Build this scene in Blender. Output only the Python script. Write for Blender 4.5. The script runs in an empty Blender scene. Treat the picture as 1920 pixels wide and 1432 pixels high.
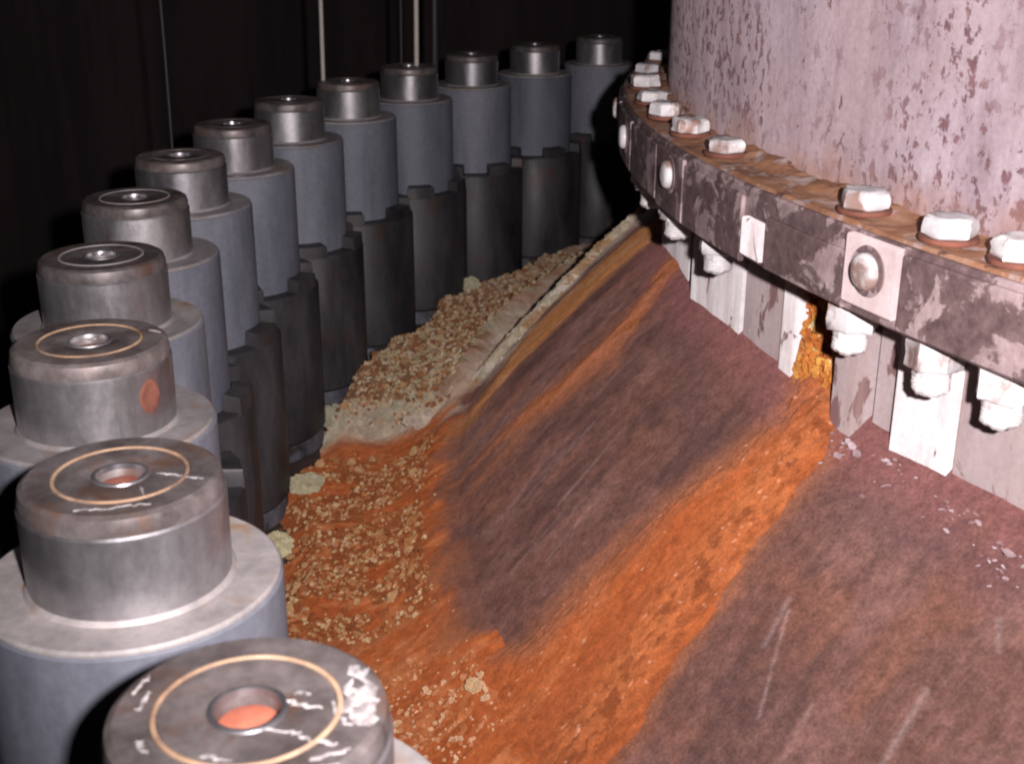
import bpy, bmesh, math, random
import numpy as np

C = bpy.context.scene
COL = C.collection
rnd = random.Random(7)
R_ = math.radians

# ------------------------------------------------------------------ camera, world, lamp, exposure
cam_d = bpy.data.cameras.new("camera"); cam = bpy.data.objects.new("camera", cam_d); COL.objects.link(cam)
CAM = (-2.53098306, -0.43620667, 0.31184944)
cam.location = CAM
YAW, PITCH, ROLL = R_(59.37951), R_(-20.678477), R_(0.18570)
from mathutils import Vector, Matrix
fw = Vector((math.cos(PITCH)*math.cos(YAW), math.cos(PITCH)*math.sin(YAW), math.sin(PITCH)))
rt = fw.cross(Vector((0, 0, 1))).normalized(); up = rt.cross(fw)
rt2 = rt*math.cos(ROLL) + up*math.sin(ROLL); up2 = up*math.cos(ROLL) - rt*math.sin(ROLL)
cam.matrix_world = Matrix(((rt2.x, up2.x, -fw.x, CAM[0]), (rt2.y, up2.y, -fw.y, CAM[1]), (rt2.z, up2.z, -fw.z, CAM[2]), (0, 0, 0, 1)))
cam_d.sensor_width = 36; cam_d.lens = 2363.52537/1920*36
cam_d.clip_start = 0.02; cam_d.clip_end = 60
cam_d.dof.use_dof = True; cam_d.dof.focus_distance = 1.25; cam_d.dof.aperture_fstop = 15
C.camera = cam

w = bpy.data.worlds.new("World"); C.world = w; w.use_nodes = True
w.node_tree.nodes["Background"].inputs[0].default_value = (0.55, 0.5, 0.62, 1)
w.node_tree.nodes["Background"].inputs[1].default_value = 0.045

lamp_d = bpy.data.lights.new("inspection_lamp", 'SPOT'); lamp = bpy.data.objects.new("inspection_lamp", lamp_d); COL.objects.link(lamp)
lp = Vector(CAM) + rt*0.078 + up*0.03 - fw*0.05
lamp.location = lp
aim = Vector(CAM) + fw*2.36 + rt*0.28 + up*0.50
lamp.rotation_euler = (aim - lp).to_track_quat('-Z', 'Y').to_euler()
lamp_d.energy = 126; lamp_d.spot_size = R_(104); lamp_d.spot_blend = 1.0; lamp_d.shadow_soft_size = 0.012
lamp_d.color = (1.0, 0.93, 0.94)

C.view_settings.view_transform = 'Standard'; C.view_settings.look = 'None'
C.view_settings.exposure = 0.0; C.view_settings.gamma = 1.0
C.render.engine = 'CYCLES'
C.cycles.max_bounces = 5
C.cycles.filter_width = 2.2

# ------------------------------------------------------------------ helpers
H = 0.53                       # height of the cap tops over the flange
ZF = -H
RB, STEP = 2.4, 6.195788
def pol(R, deg, z): a = R_(deg); return Vector((-R*math.cos(a), R*math.sin(a), z))

def link(name, me, mat, parent=None):
    o = bpy.data.objects.new(name, me); COL.objects.link(o)
    if mat is not None and not me.materials: me.materials.append(mat)
    if parent is not None: o.parent = parent
    return o
def tag(o, label=None, cat=None, group=None, kind=None):
    if label: o['label'] = label
    if cat: o['category'] = cat
    if group: o['group'] = group
    if kind: o['kind'] = kind
    return o
def empty(name, loc=(0, 0, 0), rz=0):
    o = bpy.data.objects.new(name, None); COL.objects.link(o); o.empty_display_size = .02
    o.location = loc; o.rotation_euler = (0, 0, rz); return o
def mesh(name, v, f, smooth=35):
    me = bpy.data.meshes.new(name); me.from_pydata([tuple(p) for p in v], [], [tuple(q) for q in f]); me.update()
    if smooth:
        me.shade_smooth(); me.set_sharp_from_angle(angle=R_(smooth))
    return me
def lathe(name, prof, segs=64, smooth=35, wob=None):
    v, f = [], []
    n = len(prof)
    for k in range(segs):
        a = 2*math.pi*k/segs
        for j, (r, z) in enumerate(prof):
            rr = r if wob is None else wob(a, j, r)
            v.append((rr*math.cos(a), rr*math.sin(a), z))
    for k in range(segs):
        k2 = (k+1) % segs
        for j in range(n-1):
            f.append((k*n+j, k2*n+j, k2*n+j+1, k*n+j+1))
    if prof[-1][0] < 1e-4 or prof[0][0] < 1e-4:
        me = mesh(name, v, f, 0); bm = bmesh.new(); bm.from_mesh(me)
        bmesh.ops.remove_doubles(bm, verts=bm.verts, dist=1e-5); bm.to_mesh(me); bm.free()
        me.shade_smooth(); me.set_sharp_from_angle(angle=R_(smooth)); return me
    return mesh(name, v, f, smooth)
def arc_sweep(name, prof, t0, t1, n, smooth=35, caps=True):
    """closed (R,z) profile swept about the vessel axis from t0 to t1 degrees"""
    v, f = [], []; m = len(prof)
    for k in range(n+1):
        t = t0 + (t1-t0)*k/n
        for R, z in prof: v.append(tuple(pol(R, t, z)))
    for k in range(n):
        for j in range(m):
            j2 = (j+1) % m
            f.append((k*m+j, k*m+j2, (k+1)*m+j2, (k+1)*m+j))
    if caps:
        f.append(tuple(range(m))[::-1]); f.append(tuple(n*m+j for j in range(m)))
    me = mesh(name, v, f, 0)
    bm = bmesh.new(); bm.from_mesh(me); bmesh.ops.recalc_face_normals(bm, faces=bm.faces); bm.to_mesh(me); bm.free()
    if smooth: me.shade_smooth(); me.set_sharp_from_angle(angle=R_(smooth))
    return me
def band(r0, r1, z0, z1, b=0.002):
    return [(r0, z0), (r1-b, z0), (r1, z0+b), (r1, z1-b), (r1-b, z1), (r0, z1)]

_tab = np.random.RandomState(11).rand(256, 256)
def vnoise(x, y):
    xi = np.floor(x).astype(int); yi = np.floor(y).astype(int)
    fx = x-xi; fy = y-yi; fx = fx*fx*(3-2*fx); fy = fy*fy*(3-2*fy)
    g = lambda a, b: _tab[a % 256, b % 256]
    return (g(xi, yi)*(1-fx)+g(xi+1, yi)*fx)*(1-fy) + (g(xi, yi+1)*(1-fx)+g(xi+1, yi+1)*fx)*fy
def fbm(x, y, o=4):
    s = 0; a = .5; t = 0
    for k in range(o):
        s = s + a*vnoise(x*2**k+17.3*k, y*2**k+5.1*k); t += a; a *= .5
    return s/t
def sst(a, b, x):
    t = np.clip((x-a)/(b-a), 0, 1); return t*t*(3-2*t)
def mix(c, d, m): return c*(1-m[..., None]) + np.asarray(d)*m[..., None]

# ------------------------------------------------------------------ materials
class N:
    def __init__(s, name):
        s.m = bpy.data.materials.new(name); s.m.use_nodes = True
        s.t = s.m.node_tree; s.b = s.t.nodes["Principled BSDF"]; s.co = s.t.nodes.new("ShaderNodeTexCoord")
    def n(s, ty, **k):
        x = s.t.nodes.new(ty)
        for a, b in k.items(): setattr(x, a, b)
        return x
    def l(s, a, b): s.t.links.new(a, b)
    def mapped(s, scale=(1, 1, 1), rnd_off=True):
        mp = s.n("ShaderNodeMapping"); mp.inputs['Scale'].default_value = scale
        if rnd_off:
            oi = s.n("ShaderNodeObjectInfo"); mul = s.n("ShaderNodeMath", operation='MULTIPLY'); mul.inputs[1].default_value = 37
            s.l(oi.outputs['Random'], mul.inputs[0]); ad = s.n("ShaderNodeVectorMath", operation='ADD')
            s.l(s.co.outputs['Object'], ad.inputs[0]); s.l(mul.outputs[0], ad.inputs[1]); s.l(ad.outputs[0], mp.inputs[0])
        else: s.l(s.co.outputs['Object'], mp.inputs[0])
        return mp.outputs[0]
    def noise(s, vec, sc, det=5, rough=.6, dist=0):
        x = s.n("ShaderNodeTexNoise"); x.inputs['Scale'].default_value = sc; x.inputs['Detail'].default_value = det
        x.inputs['Roughness'].default_value = rough; x.inputs['Distortion'].default_value = dist; s.l(vec, x.inputs['Vector']); return x.outputs['Fac']
    def ramp(s, fac, stops):
        x = s.n("ShaderNodeValToRGB"); e = x.color_ramp.elements
        while len(e) < len(stops): e.new(.5)
        for el, (p, c) in zip(e, stops):
            el.position = p; el.color = (*c, 1) if len(c) == 3 else c
        s.l(fac, x.inputs[0]); return x.outputs[0]
    def mixc(s, fac, a, b, blend='MIX'):
        x = s.n("ShaderNodeMix", data_type='RGBA', blend_type=blend)
        for sock, val in ((x.inputs[0], fac), (x.inputs[6], a), (x.inputs[7], b)):
            if isinstance(val, (int, float)): sock.default_value = val
            elif isinstance(val, tuple): sock.default_value = (*val, 1)
            else: s.l(val, sock)
        return x.outputs[2]
    def mul(s, a, b, op='MULTIPLY'):
        x = s.n("ShaderNodeMath", operation=op)
        for i, v in enumerate((a, b)):
            if isinstance(v, (int, float)): x.inputs[i].default_value = v
            else: s.l(v, x.inputs[i])
        return x.outputs[0]
    def bump(s, h, st=.3, d=.002):
        x = s.n("ShaderNodeBump"); x.inputs['Strength'].default_value = st; x.inputs['Distance'].default_value = d
        s.l(h, x.inputs['Height']); s.l(x.outputs[0], s.b.inputs['Normal'])
    def fin(s, col, rough=.6, metal=0., spec=.5):
        for k, v in (('Base Color', col), ('Roughness', rough), ('Metallic', metal), ('Specular IOR Level', spec)):
            if isinstance(v, (int, float)): s.b.inputs[k].default_value = v
            elif isinstance(v, tuple): s.b.inputs[k].default_value = (*v, 1)
            else: s.l(v, s.b.inputs[k])
        return s.m
BW = [(0.0, (0, 0, 0)), (1.0, (1, 1, 1))]
def thr(a, b): return [(a, (0, 0, 0)), (b, (1, 1, 1))]

def metal_mat(name, c0, c1, stain=None, stain_lo=.6, stain_hi=.72, rough=.42, metal=.6, sc=18, stretch=(1, 1, .35), bump=.15):
    s = N(name); v = s.mapped(stretch); n1 = s.noise(v, sc, 6, .65); n2 = s.noise(s.mapped(), 140, 3, .7)
    col = s.ramp(n1, [(.3, c0), (.7, c1)])
    col = s.mixc(.35, col, s.ramp(n2, [(.3, (.45, .42, .47)), (.7, (1, .97, 1))]), 'MULTIPLY')
    if stain:
        n3 = s.noise(s.mapped((1, 1, .6)), 26 if name != 'white_paint_or_glint' else 210, 5, .6, .4); col = s.mixc(s.ramp(n3, thr(stain_lo, stain_hi)), col, stain)
    oi = s.n("ShaderNodeObjectInfo"); tone = s.ramp(oi.outputs['Random'], [(0, (.78, .78, .80)), (1, (1.12, 1.1, 1.08))])
    col = s.mixc(1.0, col, tone, 'MULTIPLY')
    grime = s.ramp(s.noise(s.mapped((1, 1, .12)), 30, 4, .6), thr(.52, .74)); col = s.mixc(s.mul(grime, .45), col, tuple(.45*x for x in c0))
    rr = s.ramp(n1, [(.3, (rough-.1,)*3), (.7, (rough+.16,)*3)])
    s.bump(n2, bump, .0006)
    return s.fin(col, rr, metal)

M = {}
M['cap'] = metal_mat('worn_bare_steel', (.33, .32, .335), (.56, .55, .56), (.28, .16, .10), .64, .78, .36, .86)
M['cap_top'] = metal_mat('dull_stained_steel', (.09, .075, .07), (.27, .235, .23), (.16, .09, .065), .55, .7, .45, .35, 34, (1, 1, 1))
M['sleeve'] = metal_mat('blue_grey_painted_steel', (.145, .158, .195), (.245, .255, .295), (.17, .14, .14), .66, .82, .58, .15, 12)
M['ledge'] = metal_mat('pale_worn_steel', (.30, .28, .28), (.44, .41, .40), (.33, .20, .12), .56, .7, .55, .25, 25, (1, 1, 1))
M['nut'] = metal_mat('dark_oxide_steel', (.030, .030, .033), (.105, .098, .104), (.09, .05, .04), .56, .72, .5, .35, 14)
M['washer'] = metal_mat('grimy_washer_steel', (.07, .07, .085), (.26, .26, .30), (.05, .04, .035), .5, .62, .55, .3, 22)
M['flange'] = metal_mat('dark_rusty_flange_steel', (.05, .035, .03), (.12, .07, .05), (.25, .09, .03), .55, .7, .75, .0, 16, (1, 1, 1))
M['tan'] = metal_mat('tan_rust_groove', (.42, .25, .14), (.62, .43, .28), (.20, .12, .09), .50, .66, rough=.7, metal=0, sc=40, stretch=(1, 1, 1))
M['plug'] = metal_mat('salmon_red_plug', (.40, .105, .06), (.56, .19, .115), (.22, .08, .055), .56, .72, rough=.6, metal=0, sc=60, stretch=(1, 1, 1))
M['hole_rust'] = metal_mat('red_rust_recess', (.13, .042, .028), (.22, .08, .05), None, rough=.8, metal=0, sc=60, stretch=(1, 1, 1))
M['smear_or_glint'] = metal_mat('white_paint_or_glint', (.34, .31, .31), (.66, .63, .62), (.22, .19, .185), .47, .60, .6, 0, 90, (1, 1, 1))
M['bolt'] = metal_mat('white_coated_bolt', (.66, .62, .62), (.86, .85, .84), (.30, .19, .16), .545, .64, .4, 0, 30, (1, 1, 1))
M['cable'] = metal_mat('pale_cable_sheath', (.45, .42, .38), (.6, .57, .5), None, rough=.5, metal=0)
M['dark_cable'] = metal_mat('dark_cable_sheath', (.022, .020, .022), (.035, .032, .034), None, rough=.6, metal=0)
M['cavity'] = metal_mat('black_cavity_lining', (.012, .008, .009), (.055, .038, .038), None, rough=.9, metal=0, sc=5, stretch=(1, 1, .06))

def wall_mat():
    s = N('flaking_mauve_painted_steel')
    v = s.mapped((1, 1, .28), False); vv = s.mapped((1, 1, .75), False); v1 = s.mapped((1, 1, 1), False)
    base = s.ramp(s.noise(v, 22, 6, .65), [(.3, (.20, .147, .158)), (.5, (.290, .227, .252)), (.72, (.375, .305, .328))])
    base = s.mixc(s.ramp(s.noise(v1, 5, 3), thr(.42, .7)), base, (.315, .238, .242))
    fine = s.noise(v1, 190, 3, .7)
    base = s.mixc(.5, base, s.ramp(fine, [(.3, (.6, .56, .6)), (.7, (1, 1, 1))]), 'MULTIPLY')
    cl = s.ramp(s.noise(vv, 7, 4, .6), thr(.36, .54))
    sp = s.ramp(s.noise(vv, 88, 4, .65, .2), thr(.545, .60))
    sp2 = s.ramp(s.noise(vv, 50, 5, .7, .3), thr(.63, .67))
    f = s.mul(s.mul(cl, sp), sp2, 'MAXIMUM')
    spotc = s.ramp(s.noise(v1, 40, 3), [(.35, (.075, .032, .036)), (.65, (.15, .070, .074))])
    col = s.mixc(s.mul(f, .86), base, spotc)
    st = s.ramp(s.noise(s.mapped((1, 1, .08), False), 34, 4, .6), thr(.53, .72))
    col = s.mixc(s.mul(st, .5), col, (.18, .12, .115))
    # rust creeping up from the shelf
    sx = s.n("ShaderNodeSeparateXYZ"); s.l(s.co.outputs['Object'], sx.inputs[0])
    zz = s.mul(sx.outputs['Z'], -9.0, 'MULTIPLY'); zz = s.mul(zz, 1.33, 'ADD')
    nn = s.mul(s.noise(vv, 16, 5, .65), 1.1); rust = s.mul(zz, nn, 'ADD'); rust = s.mul(rust, -.55, 'ADD')
    rf = s.ramp(rust, thr(.38, .85))
    col = s.mixc(s.mul(rf, .8), col, s.ramp(s.noise(v1, 60, 4), [(.3, (.14, .062, .038)), (.7, (.31, .16, .10))]))
    s.bump(s.mul(f, -1.0), .5, .0015)
    s.b.inputs['Diffuse Roughness'].default_value = 1.0; return s.fin(col, .62, 0, .3)
M['wall'] = wall_mat()
def ring_mat():
    s = N('corroded_ring_steel'); v1 = s.mapped((1, 1, 1), False)
    d = s.ramp(s.noise(v1, 70, 5, .7), [(.3, (.075, .045, .047)), (.7, (.19, .125, .125))])
    pal = s.ramp(s.noise(v1, 50, 4), [(.3, (.25, .175, .18)), (.7, (.43, .325, .325))])
    f = s.ramp(s.noise(v1, 21, 6, .66, .6), thr(.505, .545))
    col = s.mixc(f, d, pal); s.bump(s.noise(v1, 60, 6, .7), .6, .002)
    return s.fin(col, .6, 0, .4)
M['ring'] = ring_mat()
def shelf_mat():
    s = N('orange_rusted_shelf'); v1 = s.mapped((1, 1, 1), False)
    col = s.ramp(s.noise(v1, 26, 6, .65), [(.25, (.15, .07, .045)), (.5, (.35, .165, .09)), (.75, (.44, .27, .20))])
    f = s.ramp(s.noise(v1, 34, 5, .65, .5), thr(.54, .62)); col = s.mixc(f, col, (.46, .34, .315))
    g = s.ramp(s.noise(v1, 48, 5, .65, .4), thr(.6, .66)); col = s.mixc(g, col, (.10, .055, .05))
    s.bump(s.noise(v1, 70, 6, .7), .6, .002); return s.fin(col, .8, 0, .3)
M['shelf'] = shelf_mat()
def panel_mat(name, a, b, spots=.64, sc=14):
    s = N(name); v = s.mapped((1, 1, .5), False); v1 = s.mapped((1, 1, 1), False)
    col = s.ramp(s.noise(v, 14, 5), [(.3, a), (.7, b)])
    fine = s.noise(v1, 170, 3, .7); col = s.mixc(.4, col, s.ramp(fine, [(.3, (.62, .58, .6)), (.7, (1, 1, 1))]), 'MULTIPLY')
    f = s.ramp(s.noise(v, 30, 4, .6, .5), thr(spots, spots+.03)); col = s.mixc(f, col, (.15, .085, .085))
    gr = s.ramp(s.noise(s.mapped((1, 1, .1), False), 46, 4, .65), thr(.48, .70)); col = s.mixc(s.mul(gr, .45), col, (.30, .20, .175))
    f2 = s.ramp(s.noise(v1, 60, 4, .6), thr(.7, .74)); col = s.mixc(f2, col, (.75, .70, .70))
    s.bump(s.mul(f, -1.0), .4, .001); s.b.inputs['Diffuse Roughness'].default_value = 1.0; return s.fin(col, .5, 0, .45)
M['pad'] = panel_mat('pad_paint_whitened_as_lit', (.58, .53, .535), (.80, .765, .765), .62)  # whiter than the panels: lamp light on these faces put into the colour
M['panel'] = panel_mat('mauve_grey_painted_panel', (.28, .22, .222), (.41, .335, .335), .59)
M['clean'] = panel_mat('pink_grey_splice_plate', (.38, .30, .30), (.52, .43, .43), .7)

def attr_mat(name, sc=90, amt=.55, rough=.75, bump=.5, dist=.0015, spec=.3):
    s = N(name); a = s.n("ShaderNodeVertexColor", layer_name='Col'); v1 = s.mapped((1, 1, 1), False)
    f = s.noise(v1, sc, 5, .7); g = s.noise(v1, sc*4, 3, .7)
    col = s.mixc(amt, a.outputs[0], s.ramp(f, [(.28, (.45, .42, .44)), (.72, (1.35, 1.3, 1.3))]), 'MULTIPLY')
    col = s.mixc(amt*.8, col, s.ramp(g, [(.3, (.55, .5, .55)), (.7, (1.3, 1.25, 1.3))]), 'MULTIPLY')
    s.bump(f, bump, dist); s.b.inputs['Diffuse Roughness'].default_value = 1.0; return s.fin(col, rough, 0, spec)
M['dome'] = attr_mat('red_brown_scaled_steel', 75, .62, .62, .6, .0015, .35)
M['powder'] = attr_mat('rust_orange_powder', 110, .5, .9, .8, .002, .15)
M['crystal'] = attr_mat('boric_crystal_crust', 120, .45, .85, .6, .0015, .2)

def grid_mesh(name, P, col, keep=None, mat=None, smooth=True):
    n, m = P.shape[:2]
    v = P.reshape(-1, 3); idx = np.arange(n*m).reshape(n, m)
    q = np.stack([idx[:-1, :-1], idx[:-1, 1:], idx[1:, 1:], idx[1:, :-1]], -1).reshape(-1, 4)
    cc = col.reshape(-1, 3)
    if keep is not None:
        k = keep.reshape(-1); q = q[k[q].any(1)]
        used = np.zeros(n*m, bool); used[q.ravel()] = True
        mp = np.cumsum(used)-1; v = v[used]; cc = cc[used]; q = mp[q]
    me = bpy.data.meshes.new(name)
    me.vertices.add(len(v)); me.vertices.foreach_set('co', v.astype(np.float32).ravel())
    me.loops.add(q.size); me.loops.foreach_set('vertex_index', q.astype(np.int32).ravel())
    me.polygons.add(len(q)); me.polygons.foreach_set('loop_start', np.arange(0, q.size, 4, dtype=np.int32))
    try: me.polygons.foreach_set('loop_total', np.full(len(q), 4, np.int32))
    except Exception: pass
    me.update(calc_edges=True)
    a = me.color_attributes.new('Col', 'FLOAT_COLOR', 'POINT')
    a.data.foreach_set('color', np.concatenate([np.clip(cc, 0, 1), np.ones((len(cc), 1))], 1).astype(np.float32).ravel())
    if smooth: me.shade_smooth()
    return me

# ------------------------------------------------------------------ dome profile and its colours
Z0, RHO = -2.2, 2.70
def dome_z(R):
    sph = Z0 + np.sqrt(np.maximum(RHO**2 - R**2, .01))
    t = np.clip((R-2.02)/(2.20-2.02), 0, 1)
    z1 = Z0 + math.sqrt(RHO**2-2.02**2); s1 = -2.02/(z1-Z0)
    L = .18; h00 = 2*t**3-3*t**2+1; h10 = t**3-2*t**2+t; h01 = -2*t**3+3*t**2
    fil = h00*z1 + h10*L*s1 + h01*(ZF)
    return np.where(R < 2.02, sph, fil)
DW = lambda t, R: 0
ORANGE = np.array((.345, .094, .028)); ORANGE2 = np.array((.56, .20, .07))
A_R = [1.70, 1.738, 1.77, 1.809, 1.86, 1.916, 1.977, 2.016, 2.06, 2.1, 2.2]
A_lo = [11.8, 11.75, 10.95, 10.7, 10.14, 9.85, 9.27, 9.3, 8.5, 6, 3]
A_hi = [15.4, 14.6, 13.7, 14.2, 14.75, 14.95, 15.1, 15.25, 17.5, 21, 26]
def streamA(t, R):
    lo = np.interp(R, A_R, A_lo); hi = np.interp(R, A_R, A_hi)
    wob = (fbm(t*.9, R*14+3, 4)-.5)*1.3 + (fbm(t*3.1+9, R*60, 3)-.5)*.7
    return np.minimum(t-lo+wob*.7, hi-t+wob*.8)          # degrees inside the edge
B_R = [1.70, 1.751, 1.80, 1.838, 1.90, 1.93, 1.97, 2.02]
B_c = [29.6, 29.2, 27.2, 26.3, 26.6, 27.3, 27.4, 27.4]
B_w = [.4, .8, 1.1, 1.15, .95, .7, .4, .1]
def streamB(t, R):
    wob = (fbm(t*1.1+40, R*12, 4)-.5)*1.5
    return np.interp(R, B_R, B_w) - np.abs(t+wob-np.interp(R, B_R, B_c))
def streamC(t, R):
    wob = (fbm(t*.6+80, R*10, 4)-.5)*2.4
    c = np.interp(R, [1.7, 1.85, 1.95, 2.02], [38, 37.3, 35.6, 33.2]); wd = np.interp(R, [1.7, 1.85, 1.95, 2.03], [2.6, 2.2, 1.7, .8])
    return wd - np.abs(t+wob-c)
def dome_col(t, R):
    n1 = fbm(t*.5, R*14, 5); n2 = fbm(t*.9+31, R*13, 5); n3 = fbm(t*4.5+7, R*140, 4)
    c = np.zeros(t.shape+(3,)); c[...] = (.138, .069, .053)
    c = mix(c, (.178, .095, .077), sst(.45, .68, n1)); c = mix(c, (.078, .042, .037), sst(.5, .7, n2)*.6)
    c = mix(c, (.20, .088, .056), sst(.56, .74, fbm(t*.7+77, R*14, 4))*.5)
    c = c*(.72+.56*n3)[..., None]
    # fine radial scratches
    sc = fbm(t*9+(R-1.8)*14, R*3.1+8, 3); c = mix(c, (.30, .22, .20), sst(.70, .82, sc)*.10)
    # red-brown scale and dark band at the foot of the skirt
    fb = sst(1.80, 1.745, R + (fbm(t*.8, R*20, 4)-.5)*.05); c = mix(c, (.20, .085, .08), fb*.75)
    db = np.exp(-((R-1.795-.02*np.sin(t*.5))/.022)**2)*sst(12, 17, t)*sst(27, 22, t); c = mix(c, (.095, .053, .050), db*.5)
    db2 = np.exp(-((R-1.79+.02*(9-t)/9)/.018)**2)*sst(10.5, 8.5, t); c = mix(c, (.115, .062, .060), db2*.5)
    # rust haze beside the flows
    c = mix(c, (.36, .13, .05), sst(-1.1, .2, streamA(t, R))*.5)
    c = mix(c, (.36, .13, .05), sst(-.9, .3, streamB(t, R)+.2*(fbm(t*3, R*8, 3)-.5))*.4)
    c = mix(c, (.40, .18, .07), sst(-1.0, .4, streamC(t, R))*.7)
    # trailing rust lines down from the thin flow
    tl = np.exp(-((t-26.2+(R-1.95)*6)/.6)**2)*sst(1.86, 1.93, R)*sst(2.05, 2.0, R); c = mix(c, (.36, .14, .06), tl*.4)
    tl = np.exp(-((t-30.3+(R-1.95)*8)/.5)**2)*sst(1.9, 1.96, R); c = mix(c, (.32, .14, .07), tl*.4)
    # grey-white crust on the far shoulder
    wt = sst(38.6, 41.5, t + (fbm(t*.9, R*26, 4)-.5)*6 + (R-1.9)*22); c = mix(c, (.52, .45, .35), wt*(.35+.8*fbm(t*2.2, R*55, 4)))
    # rust dust near the crease
    cr = sst(2.02, 2.10, R + (fbm(t*.5, R*12, 4)-.5)*.09); c = mix(c, (.30, .105, .04), cr*.7)
    # long pale scratches
    def scratch(t0, r0, t1, r1, wd, a):
        nonlocal c
        u = np.clip((R-r0)/(r1-r0), 0, 1); tc = t0+(t1-t0)*u
        m = np.exp(-((t-tc)/wd)**2)*((R > r0-.002) & (R < r1+.002)); c = mix(c, (.46, .36, .34), m*a*.42*(.35+.9*fbm(t*6, R*25, 4)))
    scratch(7.7, 1.868, 6.2, 1.925, .055, .9); scratch(7.95, 1.862, 7.55, 1.892, .09, .6); scratch(3.0, 1.855, 2.6, 1.92, .10, .55)
    scratch(5.2, 1.9, 4.7, 1.95, .08, .4); scratch(2.7, 1.80, 2.2, 1.815, .1, .5); scratch(20, 1.86, 19.4, 1.94, .09, .5)
    scratch(17.8, 1.9, 17.4, 1.97, .08, .4); scratch(22, 1.88, 21.6, 1.96, .08, .35); scratch(18.8, 1.94, 18.5, 2.0, .06, .35)
    return c

# ------------------------------------------------------------------ vessel head: dome + bolting flange
head = empty('vessel_head'); tag(head, 'rust streaked red brown steel dome with dark bolting flange round its foot', 'vessel head')
tt = np.concatenate([np.linspace(-40, -6, 120)[:-1], np.linspace(-6, 48, 1080)[:-1], np.linspace(48, 100, 240)]); rr = np.concatenate([np.linspace(1.62, 1.71, 8)[:-1], np.linspace(1.71, 2.10, 190)[:-1], np.linspace(2.10, 2.20, 16)])
T, RR = np.meshgrid(tt, rr, indexing='ij')
def surf(T, RR, h):
    a = np.radians(T); z = dome_z(RR)
    e = 1e-3; s = (dome_z(RR+e)-dome_z(RR-e))/(2*e); ln = np.sqrt(1+s*s)
    nr, nz = -s/ln, 1/ln
    R2 = RR + nr*h; return np.stack([-R2*np.cos(a), R2*np.sin(a), z+nz*h], -1)
hh = (fbm(T*.8, RR*14, 4)-.5)*.003
link('dome', grid_mesh('dome', surf(T, RR, hh), dome_col(T, RR)), M['dome'], head)
link('flange', arc_sweep('flange', [(2.15, ZF-.25), (2.66, ZF-.25), (2.66, ZF-.012), (2.65, ZF-.002), (2.15, ZF-.002)], -40, 100, 140), M['flange'], head)

# ------------------------------------------------------------------ rust flows lying on the dome
def flow(name, label, fn, t0, t1, r0, r1, nt, nr, hgt, ramp_deg, colfn):
    T, RR = np.meshgrid(np.linspace(t0, t1, nt), np.linspace(r0, r1, nr), indexing='ij')
    s = fn(T, RR)
    h = hgt*sst(0, ramp_deg, s) + sst(-.1, .5, s)*(fbm(T*4.5, RR*130, 4)-.45)*hgt*.55 + sst(0, .6, s)*(fbm(T*14, RR*420, 2)-.5)*hgt*.4 + sst(0, .25, s)*sst(1.6, .5, s)*(fbm(T*5.5+21, RR*110, 4)-.5)*hgt*.8
    h = np.where(s < 0, s*.006-.0022, h+.0006)
    o = link(name, grid_mesh(name, surf(T, RR, h+hgt*.05), colfn(T, RR, s), keep=(s > -.12)), M['powder'])
    return tag(o, label, 'rust streak')
def colA(T, RR, s):
    c = np.zeros(T.shape+(3,)); c[...] = ORANGE
    c = mix(c, (.40, .125, .043), sst(.48, .68, fbm(T*1.2, RR*22, 5))*.9); c = mix(c, (.30, .080, .026), sst(.52, .7, fbm(T*1.0+50, RR*9, 5))*.85)
    lo = np.interp(RR, A_R, A_lo); edge = np.exp(-((T-lo-1.1)/.9)**2); c = mix(c, (.41, .14, .048), edge*.6)
    c = mix(c, dome_col(T, RR), sst(1.9, .0, s+.9*(fbm(T*2.5, RR*40, 3)-.5))*sst(11.5, 13.5, T)*.85)
    sp = sst(.52, .62, fbm(T*5.5+21, RR*110, 4))*np.exp(-((T-lo-.9)/1.3)**2); c = mix(c, (.20, .055, .018), sp*.7)
    c = mix(c, (.68, .40, .26), sst(.82, .88, fbm(T*9, RR*200, 2))*.5)
    return c*(.75+.5*fbm(T*6, RR*120, 3))[..., None]
def colB(T, RR, s):
    c = np.zeros(T.shape+(3,)); c[...] = (.36, .135, .065)
    c = mix(c, dome_col(T, RR), sst(.9, .0, s)*.8)
    c = mix(c, (.28, .10, .04), sst(.45, .65, fbm(T*1.2+3, RR*20, 4))); return c*(.75+.5*fbm(T*6, RR*90, 3))[..., None]
def colC(T, RR, s):
    c = np.zeros(T.shape+(3,)); c[...] = (.38, .165, .06)
    c = mix(c, dome_col(T, RR), sst(.9, .0, s)*.8)
    c = mix(c, (.42, .24, .12), sst(.5, .7, fbm(T*1.6+3, RR*24, 4))*.7); return c*(.75+.5*fbm(T*6, RR*90, 3))[..., None]
flow('rust_streak', 'broad bright orange rust flow running from skirt opening down the dome', streamA, 5, 26, 1.715, 2.085, 620, 420, .0065, 1.0, colA)
flow('rust_streak', 'thin salmon orange rust trickle on mid dome left of the broad flow', streamB, 22, 33, 1.72, 2.01, 300, 320, .0022, .8, colB)
LIP_R = [1.76, 1.80, 1.835, 1.90, 1.95, 2.0, 2.05, 2.08]
LIP_C = [46.5, 46.2, 45.4, 42.2, 40.6, 39.4, 38.4, 38.0]
def lip(t, R):
    wob = (fbm(t*.8+120, R*30, 4)-.5)*2.0 + (fbm(t*3+20, R*90, 3)-.5)*1.6
    return 1.35*sst(1.765, 1.80, R)*sst(2.085, 2.05, R) - np.abs(t+wob-np.interp(R, LIP_R, LIP_C))
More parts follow.
